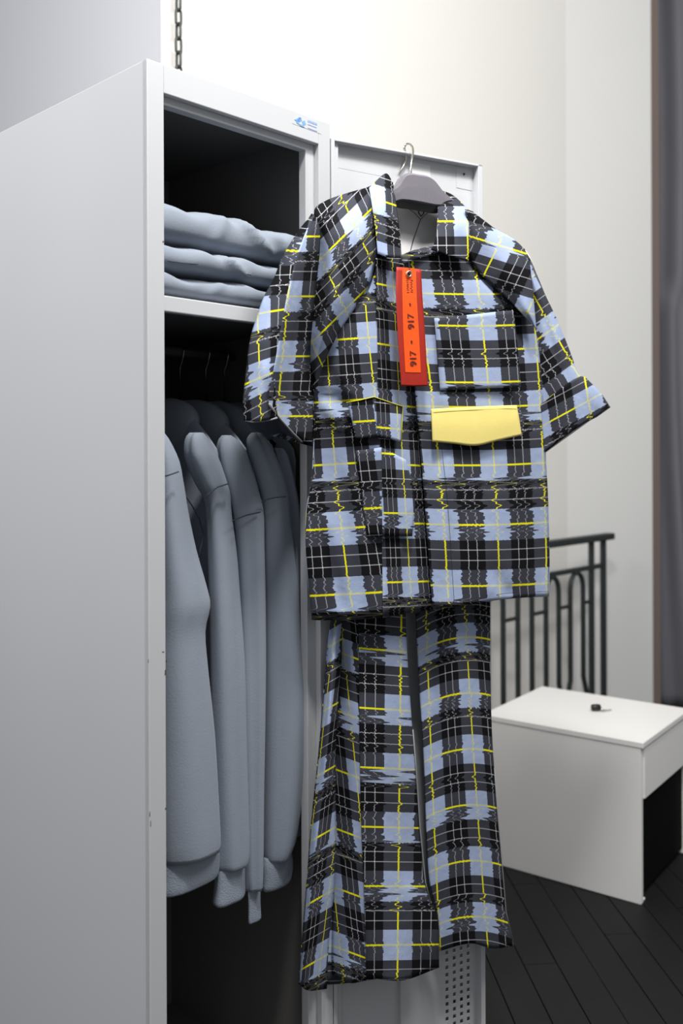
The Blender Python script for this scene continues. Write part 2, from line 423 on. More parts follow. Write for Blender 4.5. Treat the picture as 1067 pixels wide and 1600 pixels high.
for x, y, wd, h in ((257.5, 1046, 2.2, 9), (259.5, 1030, 1.5, 5), (233.5, 1268, 1.2, 8), (235, 1282, 1, 10), (258, 1262, 1.6, 3), (253, 1018, 4, 1.2), (254, 376, 2.0, 3.0), (231.5, 1030, 1, 6)):
    Lq(mb, [(x, y + h), (x + wd, y + h * 0.9), (x + wd * 0.8, y), (x + wd * 0.2, y + h * 0.1)], -0.0004)
pc = mb.build('paint_chips', 'chip', lk); pc['kind'] = 'stuff'

# ---- door, a folded steel tray swung open
DW = 0.352; DT, DB = EYE + 0.588, 0.035
door = MB(); 
mbk = MB(); mbk.box(dr, 0.002, 0.010, -0.022, 0.0, DB, DT)             # hinge-side flange
door_o = mbk.build('door', 'steel', lk, bevel=0.0012)
def dbox(name, a0, a1, c0_, c1_, z0, z1, m='steel', bevel=0.0008):
    mb = MB(); mb.box(dr, a0, a1, c0_, c1_, z0, z1); return mb.build(name, m, door_o, bevel=bevel)
dbox('top_flange', 0.010, DW, -0.022, 0.0, DT - 0.004, DT)
dbox('bottom_flange', 0.010, DW, -0.022, 0.0, DB, DB + 0.004)
dbox('edge_flange', DW - 0.011, DW, -0.022, 0.0, DB, DT)
dbox('hinge_fold', 0.010, 0.021, -0.022, -0.007, DB, DT)
def da(px, py, c):
    p = D(px, py, c); return (p - HG) @ UV_, p[2]
# stiffening channel
ach = da(632, 1560, -0.01)[0]
dbox('stiffener', ach - 0.010, ach + 0.010, -0.020, -0.008, DB + 0.03, DT - 0.30)
# sheet with real perforations low down
mb = MB(); cx = [da(x, 1540, -0.02)[0] for x in (697.5, 709, 720, 730.7)]
hw, hh, pitch = 0.0038, 0.0040, 0.01475
zr0 = da(720, 1481, -0.02)[1]
zrows = [zr0 - k * pitch for k in range(26)]
xs = sorted([0.010, DW - 0.002] + [c - hw for c in cx] + [c + hw for c in cx])
zs = sorted([DB + 0.002, DT - 0.002] + [z - hh for z in zrows] + [z + hh for z in zrows])
holes = lambda a, z: any(abs(a - c) < hw for c in cx) and any(abs(z - q) < hh for q in zrows)
idx = {}
vs = []; fs = []
for i, a in enumerate(xs):
    for j, z in enumerate(zs):
        idx[i, j] = len(vs); vs.append(dr(a, -0.0185, z))
for i in range(len(xs) - 1):
    for j in range(len(zs) - 1):
        if not holes((xs[i] + xs[i + 1]) / 2, (zs[j] + zs[j + 1]) / 2):
            fs.append((idx[i, j], idx[i + 1, j], idx[i + 1, j + 1], idx[i, j + 1]))
mb.add(vs, fs); sheet = mb.build('door_sheet', 'steel', door_o, fix=True)
s_ = sheet.modifiers.new('thickness', 'SOLIDIFY'); s_.thickness = 0.0012; s_.offset = 0
def Dq(mb, quad, c, th=0.0006):
    q = [D(x, y, c) for x, y in quad]; b = [p - NV * th for p in q]; mb.box8(b + q)
mb = MB(); Dq(mb, [(642, 302), (672, 308), (672, 259), (642, 253)], -0.0172); mb.build('paper_label', 'sticker', door_o)
mb = MB(); Dq(mb, [(713, 293), (737, 298), (737, 266), (713, 261)], -0.0172); lp = mb.build('lock_plate', 'steel', door_o)
mb = MB(); mb.tube([D(725, 272, -0.018), D(725, 272, -0.0155)], 0.0024, 10); mb.build('screw', 'chip', lp)
mb = MB(); Dq(mb, [(700, 330), (745, 338), (745, 308), (700, 300)], -0.0168); mb.build('backing_plate', 'steel', door_o)
mb = MB(); Dq(mb, [(528, 262), (600, 276), (600, 247), (528, 232)], -0.0176); mb.build('backing_plate', 'steel', door_o)
for z in (DT - 0.25, 1.0, 0.35):
    mb = MB(); mb.tube([dr(-0.003, -0.004, z - 0.03), dr(-0.003, -0.004, z + 0.03)], 0.004, 10); mb.build('hinge', 'steel', door_o, smooth=True)

# ================================================================== FOLDED SWEATSHIRTS
def folded(name, a0, a1, d0, d1, z0, z1, seed, label, sag=0.0, folds=()):
    rng = random.Random(seed); nx, nr = 60, 28; rings = []
    ph = [rng.uniform(0, 6) for _ in range(6)]
    H = (z1 - z0) / 2; zc = (z0 + z1) / 2
    for i in range(nx):
        t = i / (nx - 1); a = a0 + (a1 - a0) * t
        e = max(0.0, 1 - (2 * abs(t - 0.5)) ** 14) ** 0.5
        ring = []
        for k in range(nr):
            th = 2 * math.pi * k / nr
            cx_, sx_ = math.cos(th), math.sin(th)
            dd = abs(cx_) ** 0.28 * (1 if cx_ > 0 else -1); zz = abs(sx_) ** 0.62 * (1 if sx_ > 0 else -1)
            d = (d0 + d1) / 2 - (d1 - d0) / 2 * dd * (0.96 + 0.04 * e)
            wr = 0.0
            if dd > 0.3:
                for (fa, fsl, fw, fh) in folds:
                    wr += fh * math.exp(-((a - fa - fsl * (zz)) / fw) ** 2)
            z = zc + H * zz * (0.4 + 0.6 * e) * (1 - 0.10 * max(0, dd) ** 2)
            if zz > 0: z += (0.003 * math.sin(a * 38 + ph[0]) + 0.0025 * math.sin(a * 71 + d * 40 + ph[1]) - sag * t * t) + wr * 0.5
            d += 0.004 * math.sin(a * 30 + ph[2]) * (dd > 0) - wr * (dd > 0.3)
            ring.append(loc(a, d, max(z, z0 - 0.0005)))
        rings.append(ring)
    mb = MB(); mb.rings(rings); o = mb.build(name, 'fleece', None, smooth=True)
    o['label'] = label; o['category'] = 'sweatshirt'; o['group'] = 'folded sweatshirts on the locker shelf'
    return o
fb_ = folded('folded_sweatshirt', 0.014, 0.372, 0.006, 0.36, ZS, ZS + 0.044, 1, 'blue-grey folded sweatshirt lying directly on the locker shelf, lowest of three', 0.004,
       [(0.14, 0.02, 0.012, 0.004), (0.27, -0.02, 0.02, 0.005)])
fm_ = folded('folded_sweatshirt', 0.014, 0.368, 0.003, 0.36, ZS + 0.041, ZS + 0.089, 2, 'blue-grey folded sweatshirt in the middle of the stack on the locker shelf', 0.003,
       [(0.18, -0.03, 0.012, 0.008), (0.10, 0.02, 0.03, 0.003)])
ft_ = folded('folded_sweatshirt', 0.014, 0.364, 0.006, 0.35, ZS + 0.086, ZS + 0.158, 3, 'blue-grey folded sweatshirt on top of the stack, showing deep creases', 0.010,
       [(0.235, -0.035, 0.012, 0.010), (0.15, 0.02, 0.012, 0.005), (0.29, -0.02, 0.015, 0.006)])
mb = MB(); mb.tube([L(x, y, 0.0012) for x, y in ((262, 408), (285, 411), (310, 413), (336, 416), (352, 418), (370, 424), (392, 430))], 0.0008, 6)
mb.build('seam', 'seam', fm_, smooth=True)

# ================================================================== HANGING HOODIES
def rows_tube(mb, rows, d, flat=1.0, seg=22, n=40, power=2.3, amp=0.0025, ph=0.0, cap=True, ddep=0.0, lobes=3):
    A = cr(np.array(rows, float), n); rg = []
    for i, (y, xl, xr) in enumerate(A):
        cxp = (xl + xr) / 2; t = i / (n - 1)
        cc = L(np.array(cxp), np.array(y), d + ddep * t); dep = cc[1]
        e = max(0.004, (xr - xl) / 2 / F * dep * 1.02) / math.sqrt(0.479 + 0.521 * flat * flat)
        ring = []
        for k in range(seg):
            th = 2 * math.pi * k / seg; c_, s_ = math.cos(th), math.sin(th)
            q = (abs(c_) ** power + abs(s_) ** power) ** (-1 / power)
            wv = amp * math.sin(lobes * th + i * 0.11 + ph) + amp * 0.7 * math.sin(5 * th - i * 0.07 + 2 * ph)
            ring.append(cc + WV * c_ * q * (e + wv) + DV * s_ * q * (e * flat + wv))
        rg.append(ring)
    mb.rings(rg, cap)
def band(mb, pts, d, r=0.0012):
    mb.tube([L(x, y, d) for x, y in pts], r, 6)
def hoodie(label, sleeve, cuff, d, wc, seams, body_z=(0.02, -0.60), hood=True, ph=0.0, cuffname='cuff', hem=None, hemd=None, th=0.017, hz=0.0):
    a0 = wc
    o = empty('hoodie', loc(a0, 0.26, 0), label, 'hoodie', 'hoodies hanging on the locker rail')
    # body: a flat hanging slab between front and rear shoulder
    mb = MB(); rg = []; zt, zb = EYE + body_z[0], EYE + body_z[1]; n = 34
    for i in range(n):
        t = i / (n - 1); z = zt + 0.075 - (zt + 0.075 - zb) * t ** 1.0
        half = 0.05 + 0.155 * min(1, (t / 0.13)) ** 0.55
        thk = th * (0.6 + 0.7 * min(1, t * 3)) * (1 - 0.15 * (t > 0.97))
        ring = []
        for k in range(26):
            a = 2 * math.pi * k / 26
            ring.append(loc(a0 + thk * math.sin(a) + 0.005 * math.sin(t * 7 + ph + 3 * math.cos(a)), 0.27 - half * math.cos(a), z))
        rg.append(ring)
    mb.rings(rg); mb.build('body', 'fleece', o, smooth=True)
    mb = MB(); rows_tube(mb, sleeve, d, ph=ph, flat=0.85); sl = mb.build('sleeve', 'fleece', o, smooth=True)
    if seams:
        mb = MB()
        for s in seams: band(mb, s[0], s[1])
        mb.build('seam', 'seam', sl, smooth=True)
    if cuff:
        mb = MB(); rows_tube(mb, cuff, d + 0.002, ph=ph, amp=0.001, n=14, flat=0.45); mb.build(cuffname, 'fleece_rib', o, smooth=True)
    if hood:
        mb = MB(); rg = []
        for i in range(16):
            t = i / 15; z = EYE + 0.010 + hz + 0.095 * t; r = math.sqrt(max(0.0, 1 - (2 * t - 0.8) ** 2 / 1.5))
            ring = []
            for k in range(20):
                a = 2 * math.pi * k / 20
                ring.append(loc(a0 + (0.026 + 0.004 * math.sin(3 * a + ph)) * r * math.sin(a), 0.235 + 0.01 * math.sin(4 * t + ph) - 0.105 * r * math.cos(a), z))
            rg.append(ring)
        mb.rings(rg); mb.build('hood', 'fleece', o, smooth=True)
    return o
def wofpx(px, y, d):
    return (L(np.array(float(px)), np.array(float(y)), d) - P0) @ WV
# first hoodie: at the left stile, wide hem
w1 = 0.058
hoodie('blue-grey hoodie hanging against the left stile of the locker, wide ribbed hem showing',
       [(676, 243, 256), (690, 240, 266), (720, 240, 280), (760, 240, 287), (800, 240, 292), (860, 241, 303), (920, 242, 318), (950, 242, 322), (990, 243, 314), (1050, 243, 318), (1150, 244, 328), (1250, 244, 334), (1325, 246, 338), (1332, 250, 335)],
       [(1322, 248, 337), (1335, 247, 338), (1355, 247, 338), (1372, 246, 337), (1381, 247, 334)], 0.062, w1,
       [([(258, 744), (265, 742), (279, 737)], 0.022)], ph=0.3, th=0.014)
w2 = wofpx(347, 900, 0.064)
hoodie('blue-grey hoodie second from the left stile, short ribbed cuff hanging lower',
       [(676, 300, 316), (684, 294, 322), (700, 291, 331), (720, 293, 341), (757, 308, 354), (775, 318, 358), (804, 323, 360), (866, 325, 367), (929, 327, 371), (1037, 330, 378), (1135, 332, 380), (1216, 334, 382), (1320, 337, 385), (1348, 338, 384), (1354, 341, 381)],
       [(1346, 341, 380), (1360, 339, 380), (1385, 337, 380), (1403, 335, 380), (1408, 338, 378)], 0.060, w2,
       [([(321, 778), (328, 770), (340, 761), (356, 756)], 0.0285), ([(288, 772), (300, 790), (312, 812), (318, 835), (313, 858), (310, 880)], 0.078)], ph=1.1)
w3 = wofpx(392, 900, 0.062)
hoodie('blue-grey hoodie third from the left stile, narrow ribbed cuff reaching lowest',
       [(680, 350, 358), (688, 343, 368), (705, 340, 380), (735, 344, 389), (765, 352, 399), (800, 360, 408), (850, 366, 410), (944, 370, 413), (1040, 374, 414), (1135, 376, 413), (1232, 379, 411), (1330, 381, 410), (1384, 384, 409), (1389, 387, 406)],
       [(1382, 387, 405), (1392, 387, 405), (1415, 388, 405), (1436, 388, 406), (1440, 390, 404)], 0.058, w3,
       [([(363, 814), (372, 810), (385, 805), (407, 800)], 0.0255)], ph=2.0)
w4 = wofpx(434, 900, 0.060)
hoodie('blue-grey hoodie fourth from the left stile, partly behind the plaid sleeve',
       [(676, 394, 404), (684, 386, 412), (700, 386, 421), (741, 398, 438), (776, 408, 447), (819, 411, 451), (897, 411, 460), (960, 412, 466), (1021, 413, 472), (1086, 413, 478), (1200, 412, 477), (1297, 411, 467), (1335, 412, 456), (1341, 416, 448)],
       [(1333, 414, 452), (1345, 412, 455), (1365, 412, 455), (1380, 412, 452), (1386, 414, 446)], 0.058, w4,
       [([(409, 785), (418, 780), (430, 777), (446, 776)], 0.021)], ph=2.9)
w5 = 0.371
hoodie('blue-grey hoodie last on the rail, in shadow behind the plaid shirt',
       [(700, 428, 440), (712, 430, 448), (760, 438, 460), (820, 446, 470), (900, 449, 478), (1000, 450, 480), (1100, 450, 480), (1200, 450, 478), (1262, 450, 474), (1268, 453, 471)],
       [(1260, 453, 471), (1275, 452, 472), (1300, 452, 472), (1306, 454, 470)], 0.060, w5, [], ph=4.2, th=0.007)
# hangers of the hoodies, wire hooks over the rail
names = ['left-hand end of the rail', 'second place on the rail', 'third place on the rail', 'fourth place on the rail', 'far right end of the rail']
for wv, nm, lb in zip((w1, w2, w3, w4, w5), names, ('first', 'second', 'third', 'fourth', 'last')):
    h = empty('coat_hanger', loc(wv, 0.27, ZR), 'dark hanger with bright wire hook inside the %s hoodie from the left stile' % lb if lb != 'last' else 'dark hanger with wire hook inside the last hoodie at the far end', 'hanger', 'hangers on the locker rail')
    mb = MB(); pts = []
    for k in range(15):
        a = math.radians(-60 + 250 * k / 14); pts.append(loc(wv, 0.27 + 0.013 * math.cos(a), ZR + 0.002 + 0.013 * math.sin(a)))
    pts = pts + [loc(wv, 0.262, ZR - 0.016), loc(wv, 0.27, ZR - 0.03), loc(wv, 0.27, ZR - 0.098)]
    mb.tube(pts, 0.0016, 6); mb.build('hook', 'chrome', h, smooth=True)
    mb = MB(); mb.tube([loc(wv, 0.27 + t * 0.15, ZR - 0.100 - 0.085 * abs(t) ** 1.2) for t in np.linspace(-1, 1, 15)], 0.008, 8); mb.build('shoulder_bar', 'plastic', h, smooth=True)

# ================================================================== SHIRT
anchor = D(np.array(655.0), np.array(300.0), 0.05)
shirt = empty('shirt', anchor, 'blue and black plaid short-sleeved shirt with yellow pocket flap hanging on the open locker door', 'shirt')
uvL1 = uvfit([(577, 529, 1, 4), (585, 619, 1, 3), (516, 592, 0, 3.33), (521.6, 728, 0, 2), (535, 826.7, 0, 1), (546, 927, 0, 0), (588, 905, .5, .2), (569, 463, 1, 4.7), (496, 857, -.5, .7), (568, 822.7, .4, 1.02), (492, 729, -.38, 2), (491, 930, -.6, 0)], '1xyqY')
uvL2 = uvfit([(613, 450, 0, 5), (617, 539, 0, 4), (624, 635, 0, 3), (632, 726, 0, 2), (637, 818, 0, 1), (638, 910, 0, 0), (601, 537, -.5, 4), (615.7, 905, -.5, .05), (665, 908, .5, 0), (645, 635, .45, 3)], '1xyq')
uvR = uvfit([(664, 491, 0, 4.62), (673, 613, 0, 3.2), (684, 729.5, 0, 2), (691, 822, 0, 1), (699, 914, 0, 0), (744, 462, 1, 5), (755, 548, 1, 4), (765, 634, 1, 3), (772.7, 726, 1, 2), (779.5, 819.5, 1, 1), (786.6, 913, 1, 0), (836, 516, 2, 4.3), (845, 592, 2, 3.45), (850, 724, 2, 2), (850, 817, 2, 1), (850, 912, 2, 0)], '1xyqYX')
uvS1 = uvfit([(555.5, 351, 0, 0), (501.7, 399, -1, 0), (542, 480, -1, -1), (485.6, 539, -2, -1), (582, 418, 0, -.8), (531, 307.6, 0, .6)], '1xy')
uvS2 = uvfit([(402, 496, 0, .95), (406, 587, 0, .03), (404, 540, 0, .5), (406, 646, 0, -.55), (447, 483, .6, 1), (424, 583, .25, 0), (460, 392, .6, 2)], '1xyq')
uvS3 = uvfit([(457, 455, .1, 1), (478, 475, .5, 1), (446, 559, .05, 0), (476, 364, .1, 2), (477.5, 650, .55, -1), (463, 638, .3, -1), (453, 568, .2, 0)], '1xy')
uvS4 = uvfit([(779, 383, 0, 0), (863, 409, 1, 0), (818, 304, 0, 1)], '1xy')
uvS5 = uvfit([(862.5, 514, 0, 0), (830, 459, 0, .75), (891, 561, 0, -.65), (841, 530, -.4, 0), (881, 604, -.35, -1), (849, 629, -.9, -1), (905, 590, 0, -1)], '1xy')
uvCf = uvfit([(919, 627, 0, 0), (881, 645, -.45, 0), (940, 614.5, .25, 0), (905.5, 590, -.1, .55), (854, 703, -.9, -.5)], '1xy')
uvCL = uvfit([(584, 312, 0, 0), (621, 323, .55, 0), (588, 362, 0, -.6), (605, 280, .3, .4)], '1xy')
uvCR = uvfit([(728, 346, 0, 0), (688, 346, -.5, 0), (733, 400, 0, -.6), (690, 300, -.5, .5)], '1xy')

# left front, side panel and centre panel
L1 = [[(585, 415), (588, 414), (590, 412)], [(569, 455), (580, 452), (590, 450)], [(528, 520), (560, 515), (589, 512)], [(500, 575), (545, 570), (590, 565)],
      [(488, 612), (540, 615), (589, 620)], [(491, 660), (543, 665), (592, 675)], [(488, 740), (545, 745), (595, 750)], [(479, 800), (540, 810), (597, 815)],
      [(479, 870), (540, 880), (599, 880)], [(487, 969), (545, 969), (600, 965)]]
L1 = [ln(r, [.088, .097, .105] if i < 3 else [.060, .095, .107]) for i, r in enumerate(L1)]
mb = MB(); net(mb, L1, uvL1, 50, 26, 0.003, 0.4, folds=[(548, 720, 585, 960, 14, 0.008), (505, 640, 575, 690, 9, 0.008), (498, 615, 560, 630, 7, -0.008), (500, 830, 540, 960, 10, -0.006), (520, 560, 560, 640, 9, 0.005)], seed=(0, 20))
cloth(mb, 'front_side_panel', 'plaid', shirt)
L2 = [[(588, 402), (610, 404), (640, 404)], [(589, 450), (615, 452), (645, 455)], [(588, 512), (618, 515), (650, 515)], [(589, 565), (620, 568), (655, 568)], [(588, 620), (622, 632), (660, 630)],
      [(591, 675), (627, 690), (665, 690)], [(594, 750), (630, 755), (672, 755)], [(596, 815), (634, 818), (676, 815)], [(598, 880), (637, 885), (682, 880)], [(599, 965), (640, 958), (686, 951)]]
L2 = [ln(r, [.107, .086, .080]) for r in L2]
mb = MB(); net(mb, L2, uvL2, 50, 16, 0.002, 1.0, folds=[(618, 600, 640, 660, 8, -0.007), (600, 640, 650, 650, 8, 0.004), (625, 840, 615, 960, 6, 0.006)], seed=(0, 20))
cloth(mb, 'front_centre_panel', 'plaid', shirt)
# right front with placket edge
RP = [[(630, 402), (660, 390), (700, 398), (733, 407)], [(634, 435), (668, 432), (722, 430), (770, 446)], [(637, 470), (675, 468), (735, 464), (803, 476)], [(641, 510), (690, 510), (762, 506), (834, 508)], [(648, 600), (700, 600), (772, 598), (847, 600)],
      [(656, 690), (710, 690), (785, 690), (851, 690)], [(665, 800), (720, 800), (790, 800), (856, 790)], [(672, 900), (725, 900), (795, 895), (858, 880)], [(677, 953), (722, 947), (790, 936), (857, 932)]]
RP = [ln(r, [.096, .105, .103, .085] if i < 3 else [.094, .104, .098, .062]) for i, r in enumerate(RP)]
mb = MB(); net(mb, RP, uvR, 56, 40, 0.0025, 2.0, folds=[(700, 700, 690, 880, 12, 0.004), (760, 880, 800, 935, 12, -0.006), (835, 700, 852, 920, 8, -0.004), (680, 620, 720, 635, 9, 0.004), (740, 820, 770, 940, 14, 0.005)], seed=(0, 20))
fr = cloth(mb, 'front_placket_panel', 'plaid', shirt, 0.002)
mb = MB(); mb.tube([D(x, y, .1055) for x, y in ((683, 640), (690, 700), (697, 760), (702, 820), (707, 900), (710, 946))], 0.0004, 5); mb.build('placket_stitch', 'thread', fr)
# back panel
BP = [[(560, 300), (602, 286), (690, 300), (760, 352)], [(505, 330), (600, 320), (690, 330), (815, 395)], [(489, 450), (590, 440), (690, 440), (836, 470)], [(489, 620), (580, 620), (700, 620), (846, 610)],
      [(490, 760), (580, 760), (700, 760), (855, 760)], [(480, 850), (580, 850), (700, 850), (857, 850)], [(489, 966), (590, 958), (700, 945), (856, 930)]]
BP = [ln(r, [.045, .022, .022, .045]) for r in BP]
mb = MB(); net(mb, BP, uvR, 40, 24, 0.001, 3.0, seed=(3, 40)); bk = cloth(mb, 'back_panel', 'plaid', shirt)
for sd, (xa, xb) in enumerate((((488, 612), (846, 600)),)):
    pass
# close the sides under the arms
for pts, nm in (([(488, 612), (491, 660), (488, 740), (479, 800), (479, 870), (488, 967)], 'side_seam_panel'), ([(846, 600), (851, 690), (856, 790), (858, 880), (857, 931)], 'side_seam_panel')):
    mb = MB(); net(mb, [ln(pts, .0605), ln([(x + (3 if x < 600 else -2), y) for x, y in pts], .045)], uvR, 6, 24, 0, 0, seed=(1, 60)); cloth(mb, nm, 'plaid', shirt, 0.001)
# neck facing seen inside the collar
mb = MB(); net(mb, [ln([(596, 290), (655, 300), (712, 310)], .030), ln([(600, 350), (655, 352), (712, 356)], [.034, .030, .034]), ln([(606, 418), (655, 418), (704, 418)], [.05, .036, .05])], None, 14, 20, 0.001, 0)
fc = cloth(mb, 'neck_facing', 'lining', shirt)
mb = MB()
mb.tube([D(x, y, .0345) for x, y in ((657, 343), (651, 360), (645, 378), (640, 396))], 0.0007, 5)
mb.tube([D(x, y, .0345) for x, y in ((657, 343), (648, 333), (638, 326))], 0.0006, 5)
mb.tube([D(x, y, .0345) for x, y in ((657, 343), (666, 334), (676, 328))], 0.0006, 5)
mb.tube([D(x, y, .037) for x, y in ((654, 326), (654, 333), (658, 338), (662, 333), (661, 327))], 0.0012, 5)
mb.build('facing_seam', 'thread', fc)
# left raglan sleeve
O_ = [(581, 291), (558, 297), (528, 306), (508, 314), (491, 328), (495, 360), (496, 400), (492, 450), (487, 500), (484, 550), (487, 612)]
S_ = [(585, 300), (587, 340), (590, 380), (590, 400), (586, 416), (579, 437), (570, 455), (549, 490), (529, 520), (508, 563), (491, 614)]
Mi = [((a[0] + b[0]) / 2, (a[1] + b[1]) / 2) for a, b in zip(O_, S_)]
mb = MB()
net(mb, [ln(O_, [.060, .060, .062, .066, .078, .082, .080, .078, .075, .070, .064]), ln(Mi, [.075, .088, .105, .115, .122, .126, .128, .124, .115, .100, .072]), ln(S_, [.085, .096, .100, .100, .098, .098, .098, .096, .092, .082, .064])], uvS1, 20, 60, 0.0025, 1.3,
    folds=[(505, 330, 520, 480, 8, 0.004), (540, 330, 545, 440, 10, 0.003), (500, 470, 515, 580, 8, 0.004)], seed=(0, 5))
so = cloth(mb, 'sleeve', 'plaid', shirt)
O2 = [(490, 334), (470, 355), (443, 398), (427, 436), (411, 466), (400, 498), (391, 528), (386, 563), (382, 601), (379.5, 632), (381, 657)]
Rg = [(490, 338), (479, 361), (465, 399), (457, 430), (450, 460), (443, 498), (437, 530), (432, 560), (430, 590), (431, 622), (434, 653)]
Md = [((a[0] + b[0]) / 2, (a[1] + b[1]) / 2 + k) for (a, b), k in zip(zip(O2, Rg), [0] * 10 + [3])]
mb = MB()
net(mb, [ln(O2, [.090, .096, .10, .102, .104, .105, .105, .105, .105, .105, .105]), ln(Md, [.10, .118, .135, .142, .146, .148, .15, .15, .15, .15, .15]), ln(Rg, [.105, .130, .148, .155, .160, .162, .163, .163, .160, .156, .152])], uvS2, 16, 56, 0.002, 0.2, folds=[(440, 400, 415, 470, 7, -0.005), (395, 560, 430, 600, 12, 0.003)], seed=(0, 9))
L3 = [(490, 338), (479, 361), (465, 399), (457, 430), (450, 460), (443, 498), (437, 530), (432, 560), (427, 587), (422, 614), (421, 631)]
V3 = [(496, 340), (503, 365), (502, 395), (499, 425), (496, 460), (493, 498), (490, 530), (487, 560), (490, 600), (490, 650), (489, 698)]
M3 = [(493, 339), (491, 362), (484, 398), (477, 430), (471, 462), (465, 500), (460, 535), (456, 570), (453, 612), (450, 645), (450, 670)]
net(mb, [ln(L3, [.1055, .132, .150, .158, .164, .167, .168, .168, .166, .163, .160]), ln(M3, [.095, .120, .130, .134, .136, .136, .134, .132, .130, .128, .124]), ln(V3, [.082, .078, .074, .072, .070, .068, .066, .062, .060, .058, .056])], uvS3, 16, 56, 0.0015, 2.2, folds=[(455, 420, 432, 580, 6, 0.004), (470, 480, 445, 640, 6, -0.006)], seed=(0, 13))
# rear of the arm
K1 = [(488, 334), (472, 358), (447, 400), (430, 438), (414, 468), (403, 500), (394, 530), (389, 565), (385, 603), (382, 634), (383, 658)]
K2 = [(492, 340), (490, 364), (478, 399), (466, 434), (455, 465), (447, 499), (440, 533), (436, 565), (434, 606), (430, 640), (424, 680)]
K3 = V3
net(mb, [ln(K1, .098), ln(K2, [.075] * 11), ln(K3, .054)], uvS2, 14, 40, 0.001, 0.2, seed=(3, 17))
sl = cloth(mb, 'sleeve_drop', 'plaid', so)
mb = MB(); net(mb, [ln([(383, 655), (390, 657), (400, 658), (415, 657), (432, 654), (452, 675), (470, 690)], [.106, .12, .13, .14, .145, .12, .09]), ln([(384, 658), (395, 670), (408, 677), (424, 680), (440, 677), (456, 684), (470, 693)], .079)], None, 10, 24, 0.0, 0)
cloth(mb, 'sleeve_lining', 'seam', so, 0.001)  # dark colour stands in for the shade inside the sleeve
mb = MB(); mb.tube([D(x, y, c) for x, y, c in ((421, 631, .162), (429, 644, .152), (438, 655, .142), (448, 666, .130), (457, 676, .118), (471, 690, .095))], 0.0018, 6)
mb.tube([D(x, y, c) for x, y, c in ((383, 657, .107), (395, 659, .130), (410, 658, .151), (422, 656, .153), (433, 653, .153))], 0.0015, 6); mb.build('sleeve_hem', 'selvedge', so, smooth=True)
# right raglan sleeve
S4 = [[(726, 327), (732, 328), (738, 330)], [(731, 385), (752, 362), (772, 356)], [(745, 420), (780, 398), (803, 374)], [(768, 444), (802, 425), (824, 398)], [(795, 469), (815, 455), (831, 440)], [(818, 493), (827, 487), (835, 480)], [(833, 509), (836, 511), (838, 516)]]
S4 = [ln(r, [.088, .100, .070]) for r in S4[:1]] + [ln(r, [.100, .108, .078]) for r in S4[1:4]] + [ln(r, [.098, .104, .084]) for r in S4[4:6]] + [ln(S4[6], [.088, .086, .080])]
mb = MB(); net(mb, S4, uvS4, 44, 20, 0.002, 0.7, folds=[(770, 370, 810, 470, 9, 0.003)], seed=(0, 3)); sr = cloth(mb, 'sleeve', 'plaid', shirt)
S5 = [[(812, 384), (820, 391), (828, 404)], [(820, 430), (829, 428), (836, 430)], [(824, 470), (842, 467), (855, 467)], [(828, 510), (855, 505), (872, 503)], [(834, 560), (868, 550), (889, 545)], [(838, 610), (875, 590), (900, 575)], [(841, 640), (880, 612), (909, 590)]]
S5 = [ln(r, [.046, .070, .052]) for r in S5]
mb = MB(); net(mb, S5, uvS5, 40, 20, 0.002, 2.7, folds=[(845, 470, 880, 600, 7, -0.007), (880, 520, 896, 575, 5, -0.005)], seed=(0, 11))
S6 = [[(812, 384), (820, 391), (828, 404)], [(824, 470), (842, 467), (855, 467)], [(834, 560), (868, 552), (889, 546)], [(841, 640), (880, 618), (909, 592)], [(843, 714), (893, 678), (950, 637)]]
S6 = [ln(r, [.030, .026, .045]) for r in S6]
cloth(mb, 'sleeve_drop', 'plaid', sr)
mb = MB(); net(mb, S6, uvS5, 30, 18, 0.0, 2.7); cloth(mb, 'sleeve_lining', 'lining', sr)
CF = [[(842, 634), (881, 604), (904, 589), (914, 589)], [(845, 670), (886, 640), (924, 615), (937, 612)], [(848, 708), (893, 673), (931, 651), (953, 635)]]
CF = [ln(r, [.064, .092, .080, .056]) for r in CF]
mb = MB(); net(mb, CF, uvCf, 18, 26, 0.002, 0.9, folds=[(880, 610, 900, 670, 6, -0.004), (908, 595, 935, 640, 6, 0.004)], seed=(0, 15)); cloth(mb, 'sleeve_cuff', 'plaid', sr, 0.003)
mb = MB(); mb.tube([D(x, y, c) for x, y, c in ((850, 707, .060), (872, 690, .074), (894, 673, .083), (914, 660, .079), (932, 651, .071), (953, 636, .052))], 0.0011, 6); mb.build('sleeve_hem', 'thread', sr, smooth=True)
# collar leaves and the stand behind
CLn = [[(577, 293), (602, 271), (614, 285)], [(582, 325), (602, 318), (619, 318)], [(587, 362), (606, 361), (624, 356)], [(590, 396), (608, 402), (628, 403)]]
CLn = [ln(CLn[0], [.078, .062, .060]), ln(CLn[1], [.105, .108, .078]), ln(CLn[2], [.112, .120, .100]), ln(CLn[3], [.115, .124, .112])]
mb = MB(); net(mb, CLn, uvCL, 24, 18, 0.001, 0.3, seed=(0, 2)); cloth(mb, 'collar', 'plaid', shirt, 0.003)
CRn = [[(685, 296), (708, 305), (733, 329)], [(683, 345), (708, 345), (733, 360)], [(681, 370), (708, 375), (733, 383)], [(675, 389), (705, 400), (732, 408)]]
CRn = [ln(CRn[0], [.055, .060, .080]), ln(CRn[1], [.084, .110, .112]), ln(CRn[2], [.105, .120, .118]), ln(CRn[3], [.115, .126, .118])]
mb = MB(); net(mb, CRn, uvCR, 24, 18, 0.001, 1.3, seed=(0, 4)); cloth(mb, 'collar', 'plaid', shirt, 0.003)
